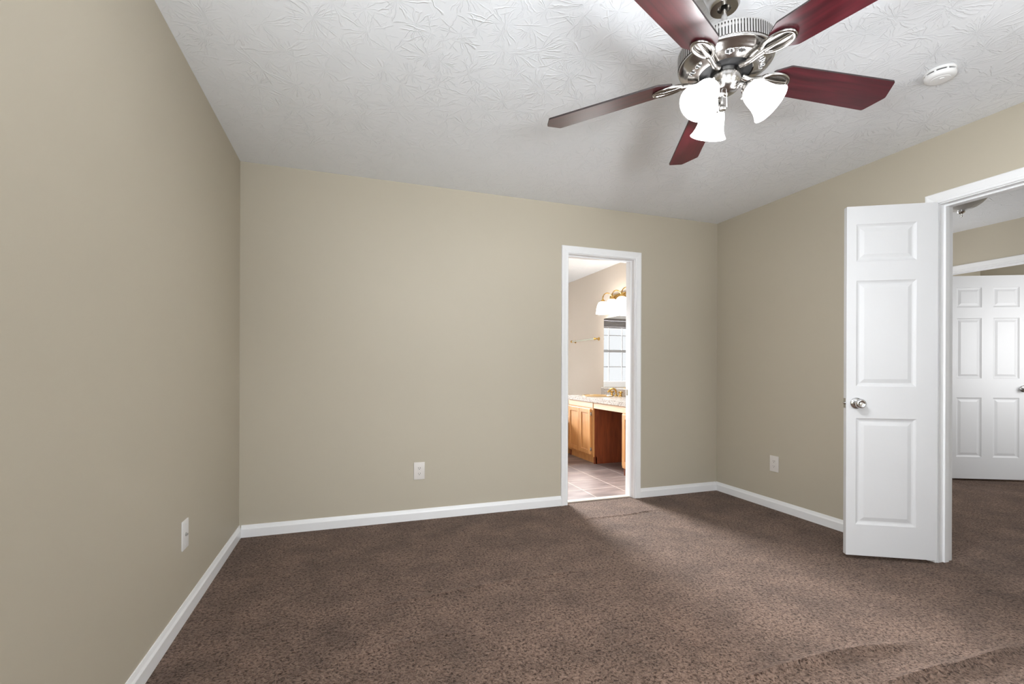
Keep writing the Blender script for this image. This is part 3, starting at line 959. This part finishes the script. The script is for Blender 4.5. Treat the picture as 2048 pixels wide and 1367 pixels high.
# ------------------------------------------------------------------ windows
def window(name, a, b, z0, z1, Pf, label, cols, rows, t=0.05):
    """Pf(u, d, z): along the wall, depth into the wall from the room face, height"""
    def bx(bm, u0, u1, d0, d1, za, zb):
        vs = box(bm, u0, u1, d0, d1, za, zb)
        for v in vs: v.co = Pf(v.co.x, v.co.y, v.co.z)
    bm = bmesh.new()
    fw = 0.035
    bx(bm, a, a + fw, 0.0, WT, z0, z1); bx(bm, b - fw, b, 0.0, WT, z0, z1)
    bx(bm, a + fw, b - fw, 0.0, WT, z0, z0 + fw); bx(bm, a + fw, b - fw, 0.0, WT, z1 - fw, z1)
    # casing on the room side
    for (u0, u1, za, zb) in ((a - .058, a, z0 - .058, z1 + .058), (b, b + .058, z0 - .058, z1 + .058), (a, b, z1, z1 + .058), (a, b, z0 - .058, z0)):
        bx(bm, u0, u1, -0.016, 0.0, za, zb)
    w = struct(name, bm, TRIM, label, 'window')
    zm = (z0 + z1) / 2
    bm = bmesh.new()
    bx(bm, a + fw, b - fw, 0.055, 0.095, zm - .022, zm + .022)
    for za, zb in ((z0 + fw, zm - .022), (zm + .022, z1 - fw)):
        for i in range(1, cols):
            u = a + fw + (b - a - 2 * fw) * i / cols
            bx(bm, u - .007, u + .007, 0.065, 0.085, za, zb)
        for j in range(1, rows):
            z = za + (zb - za) * j / rows
            bx(bm, a + fw, b - fw, 0.067, 0.083, z - .007, z + .007)
    obj('window_sash', bm, SASH, w)
    bm = bmesh.new(); bx(bm, a + fw, b - fw, 0.074, 0.077, z0 + fw, z1 - fw)
    obj('window_pane', bm, GLASS, w)
    return w
window('window_1', BW_X[0], BW_X[1], BW_Z[0], BW_Z[1], lambda u, d, z: Vector((u, BATH_Y + d, z)), 'white sash bathroom window with muntins reflected in the mirror', 4, 2)
window('added_window_2', *FRONT_WINS[0], *FW_Z, lambda u, d, z: Vector((u, YF - d, z)), 'white sash window added for light behind the camera nearer the left wall', 3, 2)
window('added_window_3', *FRONT_WINS[1], *FW_Z, lambda u, d, z: Vector((u, YF - d, z)), 'white sash window added for light behind the camera nearer the right wall', 3, 2)
window('added_window_5', *LW_Y, *LW_Z, lambda u, d, z: Vector((XL - d, u, z)), 'white sash window added for light in the left wall beside the camera', 3, 2)
window('added_window_4', 3.6, 5.2, 0.75, 2.05, lambda u, d, z: Vector((u, HALL_N + d, z)), 'unseen white sash window added to light the end of the hall', 3, 2)
window('added_window_6', *FR_X, *FR_Z, lambda u, d, z: Vector((u, 1.12 - d, z)), 'unseen white sash window added to light the far room off the hall', 2, 2)
r = empty('window_blind', (sum(BW_X) / 2, BATH_Y - .03, 1.935))
obj('head_rail', boxbm(-.545, .545, -.02, .012, -.005, .03, bevel=.003), BLIND, r)
bm = bmesh.new()
for k in range(9):
    box(bm, -.54, .54, -.022, .010, -.012 - .0115 * k - .0085, -.012 - .0115 * k)
obj('raised_slats', bm, BLIND, r)
obj('bottom_rail', boxbm(-.54, .54, -.022, .010, -.135, -.118, bevel=.003), BLIND, r)
tag(r, 'dark grey blind drawn up at the top of the bathroom window in the mirror', 'blind')

# ------------------------------------------------------------------ bathroom vanity
VF = 2.64                                   # face of the cabinets
def shaker_bm(y0, y1, z0, z1, xf, th=0.018):
    bm = bmesh.new()
    rail = 0.05
    box(bm, xf - th, xf, y0, y0 + rail, z0, z1, bevel=.003); box(bm, xf - th, xf, y1 - rail, y1, z0, z1, bevel=.003)
    box(bm, xf - th, xf, y0 + rail, y1 - rail, z0, z0 + rail, bevel=.003); box(bm, xf - th, xf, y0 + rail, y1 - rail, z1 - rail, z1, bevel=.003)
    box(bm, xf - th * .55, xf - .002, y0 + rail - .002, y1 - rail + .002, z0 + rail - .002, z1 - rail + .002)
    return bm
def vanity(y0, y1, label, side_dark):
    r = empty('vanity_cabinet', ((VF + XR) / 2, (y0 + y1) / 2, 0))
    inv = -Vector(r.location)
    def add(name, bm, m, par=None, sm=False):
        bmesh.ops.translate(bm, verts=bm.verts, vec=inv)
        return obj(name, bm, m, par or r, sm)
    bm = bmesh.new()
    box(bm, VF, VF + .019, y0, y1, .08, .714)                       # face frame
    box(bm, VF + .019, XR - .002, y0, y0 + .016, .0, .714, mi=1)
    box(bm, VF + .019, XR - .002, y1 - .016, y1, .0, .714, mi=1)
    box(bm, XR - .012, XR - .002, y0 + .016, y1 - .016, 0, .714, mi=1)
    box(bm, VF + .019, XR - .012, y0 + .016, y1 - .016, .08, .096, mi=1)
    add('body', bm, [OAK, STAIN])
    bm = bmesh.new(); box(bm, VF + .035, VF + .051, y0 + .0, y1, 0.001, .0795)
    add('toe_kick', bm, OAK)
    bm = bmesh.new(); box(bm, VF - .004, VF - .0005, y0 + .004, y1 - .004, .648, .708, bevel=.001)
    add('drawer_front', bm, OAK_PALE)
    ym = (y0 + y1) / 2
    for (a, b, hy, ky) in ((y0 + .045, ym - .003, y0 + .040, ym - .03), (ym + .003, y1 - .02, y1 - .015, ym + .03)):
        d = add('cabinet_door', shaker_bm(a, b, .105, .632, VF - .0005), OAK)
        for hz in (.165, .575):
            bm = bmesh.new()
            box(bm, VF - .006, VF - .0005, hy - .012, hy + .004, hz - .022, hz + .022, bevel=.0015)
            tube(bm, [(VF - .010, hy + .003, hz - .018), (VF - .010, hy + .003, hz + .018)], .004, 8)
            add('hinge', bm, NICKEL, d, True)
    return tag(r, label, 'cabinet', 'oak vanity cabinets under the bathroom counter'), r
VY = (4.785, 5.42)
(vc, vroot) = vanity(VY[0], VY[1], 'honey oak two-door vanity cabinet under the basin, left of the kneehole', True)
bm = bmesh.new(); box(bm, VF + .001, VF + .018, 4.171, VY[0], .645, .7135)
bmesh.ops.translate(bm, verts=bm.verts, vec=-Vector(vroot.location))
obj('apron_panel', bm, OAK_PALE, vroot)
vanity(3.59, 4.17, 'oak vanity cabinet right of the kneehole, mostly hidden by the doorway jamb', True)
r = empty('vanity_countertop', ((VF + XR) / 2, 4.5, .715))
SB = Vector((2.87, 5.10, 0))
bm = bmesh.new()
# slab with an oval cut-out for the basin
seg = 48
x0, x1, y0, y1, zb, zt = VF - .02, XR - .001, 3.585, 5.44, .715, .765
oval = [(SB.x + .155 * math.cos(2 * PI * k / seg), SB.y + .205 * math.sin(2 * PI * k / seg)) for k in range(seg)]
def on_rect(k):
    t = 2 * PI * k / seg
    c, s = math.cos(t), math.sin(t)
    ra, rb = (x1 - SB.x if c > 0 else SB.x - x0), (y1 - SB.y if s > 0 else SB.y - 4.76)
    q = min(ra / abs(c) if abs(c) > 1e-9 else 1e9, rb / abs(s) if abs(s) > 1e-9 else 1e9)
    return (SB.x + c * q, SB.y + s * q)
for z in (zb, zt):
    A = [bm.verts.new((*p, z)) for p in oval]
    B = [bm.verts.new((*on_rect(k), z)) for k in range(seg)]
    for k in range(seg):
        j = (k + 1) % seg
        bm.faces.new((A[k], A[j], B[j], B[k]))
    # corner triangles
    for (cx_, cy_) in ((x0, 4.76), (x1, 4.76), (x0, y1), (x1, y1)):
        best = min(range(seg), key=lambda k: (0 if (abs(on_rect(k)[0] - cx_) < 1e-6) != (abs(on_rect((k + 1) % seg)[0] - cx_) < 1e-6) and (abs(on_rect(k)[1] - cy_) < .2 and abs(on_rect(k)[0] - cx_) < .2) else 1, 0))
        j = (best + 1) % seg
        try: bm.faces.new((B[best], B[j], bm.verts.new((cx_, cy_, z))))
        except ValueError: pass
    bm.faces.new([bm.verts.new(p) for p in ((x0, y0, z), (x1, y0, z), (x1, 4.76, z), (x0, 4.76, z))])
for (p, q) in (((x0, y0), (x0, y1)), ((x1, y0), (x1, y1)), ((x0, y0), (x1, y0)), ((x0, y1), (x1, y1))):
    bm.faces.new([bm.verts.new(c) for c in ((*p, zb), (*q, zb), (*q, zt), (*p, zt))])
inv = -Vector(r.location)
bmesh.ops.translate(bm, verts=bm.verts, vec=inv)
obj('counter_slab', bm, GRANITE, r)
bm = bmesh.new(); box(bm, XR - .02, XR - .001, 3.585, 5.44, .7655, .857, bevel=.003)
bmesh.ops.translate(bm, verts=bm.verts, vec=inv)
obj('backsplash', bm, GRANITE, r)
tag(r, 'speckled stone-look vanity countertop with a low backsplash', 'countertop')
# basin
r = empty('sink', (SB.x, SB.y, .765))
bm = bmesh.new()
prof = [(1.10, .001), (1.10, .008), (1.05, .012), (.98, .009), (.92, -.010), (.80, -.07), (.5, -.115), (.12, -.125), (.0, -.125)]
lathe(bm, prof, 48, Matrix.Diagonal((.155, .205, 1, 1)), cap=False)
obj('basin', bm, CERAMIC, r, True)
obj('drain', lathebm([(0.02, -.1235), (0.018, -.121), (0, -.121)], 20), BRASS, r, True)
tag(r, 'oval tan basin set into the vanity countertop', 'sink')
r = empty('faucet', (3.087, 5.02, .766))
bm = bmesh.new()
tube(bm, smoothpath([(0, 0, 0), (0, 0, .05), (-.02, 0, .085), (-.065, 0, .088), (-.105, 0, .06), (-.11, 0, .045)], 5), [.016] + [.011] * 25, 12)
lathe(bm, [(.026, 0.0005), (.025, .008), (.015, .014), (0, .014)], 24)
obj('spout', bm, BRASS, r, True)
for s in (-1, 1):
    bm = bmesh.new()
    lathe(bm, [(.026, 0.0005), (.025, .008), (.014, .014), (.012, .035), (.020, .042), (.022, .055), (.014, .062), (0, .063)], 24, Matrix.Translation((0, s * .10, 0)))
    tube(bm, [(-.03, s * .10, .05), (.03, s * .10, .05)], .006, 8)
    obj('tap_handle', bm, BRASS, r, True)
tag(r, 'brass two-handled faucet behind the basin', 'faucet')
# mirror
r = empty('mirror', (XR, 4.6, .864))
obj('mirror_glass', boxbm(-.006, -.0005, -1.0, .80, 0, .896), MIRRORM, r)
for yy in (-.6, .5):
    obj('mirror_clip', boxbm(-.009, -.0005, yy, yy + .03, -.006, .006), CHROME, r)
tag(r, 'frameless wall mirror above the vanity reflecting the bathroom window', 'mirror')
# vanity light
r = empty('vanity_light', (XR, 4.92, 1.98))
obj('back_plate', boxbm(-.03, -.0005, -.30, .30, -.05, .05, bevel=.008), BRASS, r, True)
for y in (.215, 0, -.215):
    bm = bmesh.new()
    tube(bm, smoothpath([(-.025, y, .0), (-.045, y, .03), (-.085, y, .065), (-.125, y, .068), (-.16, y, .045), (-.175, y, .0)], 5), .0055, 10)
    lathe(bm, [(0, .045), (.006, .04), (.007, .01), (.012, .0), (.030, -.02), (.034, -.032), (0, -.032)], 24, Matrix.Translation((-.175, y, -.015)))
    obj('lamp_arm', bm, BRASS, r, True)
    bm = bmesh.new()
    S2 = [(.034, -.036), (.052, -.050), (.066, -.075), (.074, -.110), (.080, -.150), (.086, -.185)]
    lathe(bm, S2 + [(a - .003, b) for a, b in S2[::-1]], 40, Matrix.Translation((-.175, y, -.008)), cap=False)
    obj('lamp_shade', bm, VSHADE, r, True, 70)
tag(r, 'brass three-arm vanity light with lit white glass shades above the mirror', 'wall light')
# towel bar
r = empty('towel_bar', (XR, 5.88, 1.504))
for y in (-.345, .345):
    bm = lathebm([(.024, 0.0005), (.024, .006), (.014, .012), (.010, .03), (.010, .05), (.016, .056), (.018, .066), (.014, .076), (0, .078)], 24, Matrix.Translation((0, y, 0)) @ frame_to((-1, 0, 0)))
    obj('post', bm, BRASS, r, True)
bm = bmesh.new(); tube(bm, [(-.062, -.335, 0), (-.062, .335, 0)], .010, 12)
obj('rod', bm, CLEARBAR, r, True)
for y in (-.36, .36):
    bm = lathebm([(0, -.012), (.011, -.010), (.013, 0), (.011, .010), (0, .012)], 20, Matrix.Translation((-.062, y, 0)) @ frame_to((0, 1, 0)))
    obj('end_cap', bm, BRASS, r, True)
tag(r, 'brass towel bar with a clear rod on the beige bathroom wall', 'towel bar')
# bathtub under the window, just past the vanity
r = empty('bathtub', (1.9, 6.2, 0))
bm = bmesh.new()
x0, x1, y0, y1 = -1.1, 1.2, -.74, .78
loops = []
for (ins, z) in ((0, .405), (0, .455), (.005, .46), (.14, .46), (.17, .44), (.26, .12), (.30, .10)):
    loops.append(rounded([(x0 + ins, y0 + ins), (x1 - ins, y0 + ins), (x1 - ins, y1 - ins), (x0 + ins, y1 - ins)], .012 if ins < .1 else .12, 5))
rg = [[bm.verts.new((x, y, z)) for x, y in lp] for lp, (_, z) in zip(loops, ((0, .405), (0, .455), (.005, .46), (.14, .46), (.17, .44), (.26, .12), (.30, .10)))]
for A, B in zip(rg, rg[1:]):
    for k in range(len(A)):
        j = (k + 1) % len(A)
        bm.faces.new((A[k], A[j], B[j], B[k]))
bm.faces.new(rg[-1])
obj('tub_basin', bm, TUBW, r, True)
bm = bmesh.new()
box(bm, x0, x1, y0 + .01, y0 + .03, .07, .404)
box(bm, x0, x1, y0 + .05, y0 + .06, 0, .07)
for i in range(4):
    u = x1 - .02 - i * .56
    box(bm, u - .50, u, y0 - .002, y0 + .0095, .10, .38, bevel=.004)
obj('apron_panel', bm, OAK, r)
tag(r, 'white bathtub rim over an oak panel just past the vanity cabinet', 'bathtub')
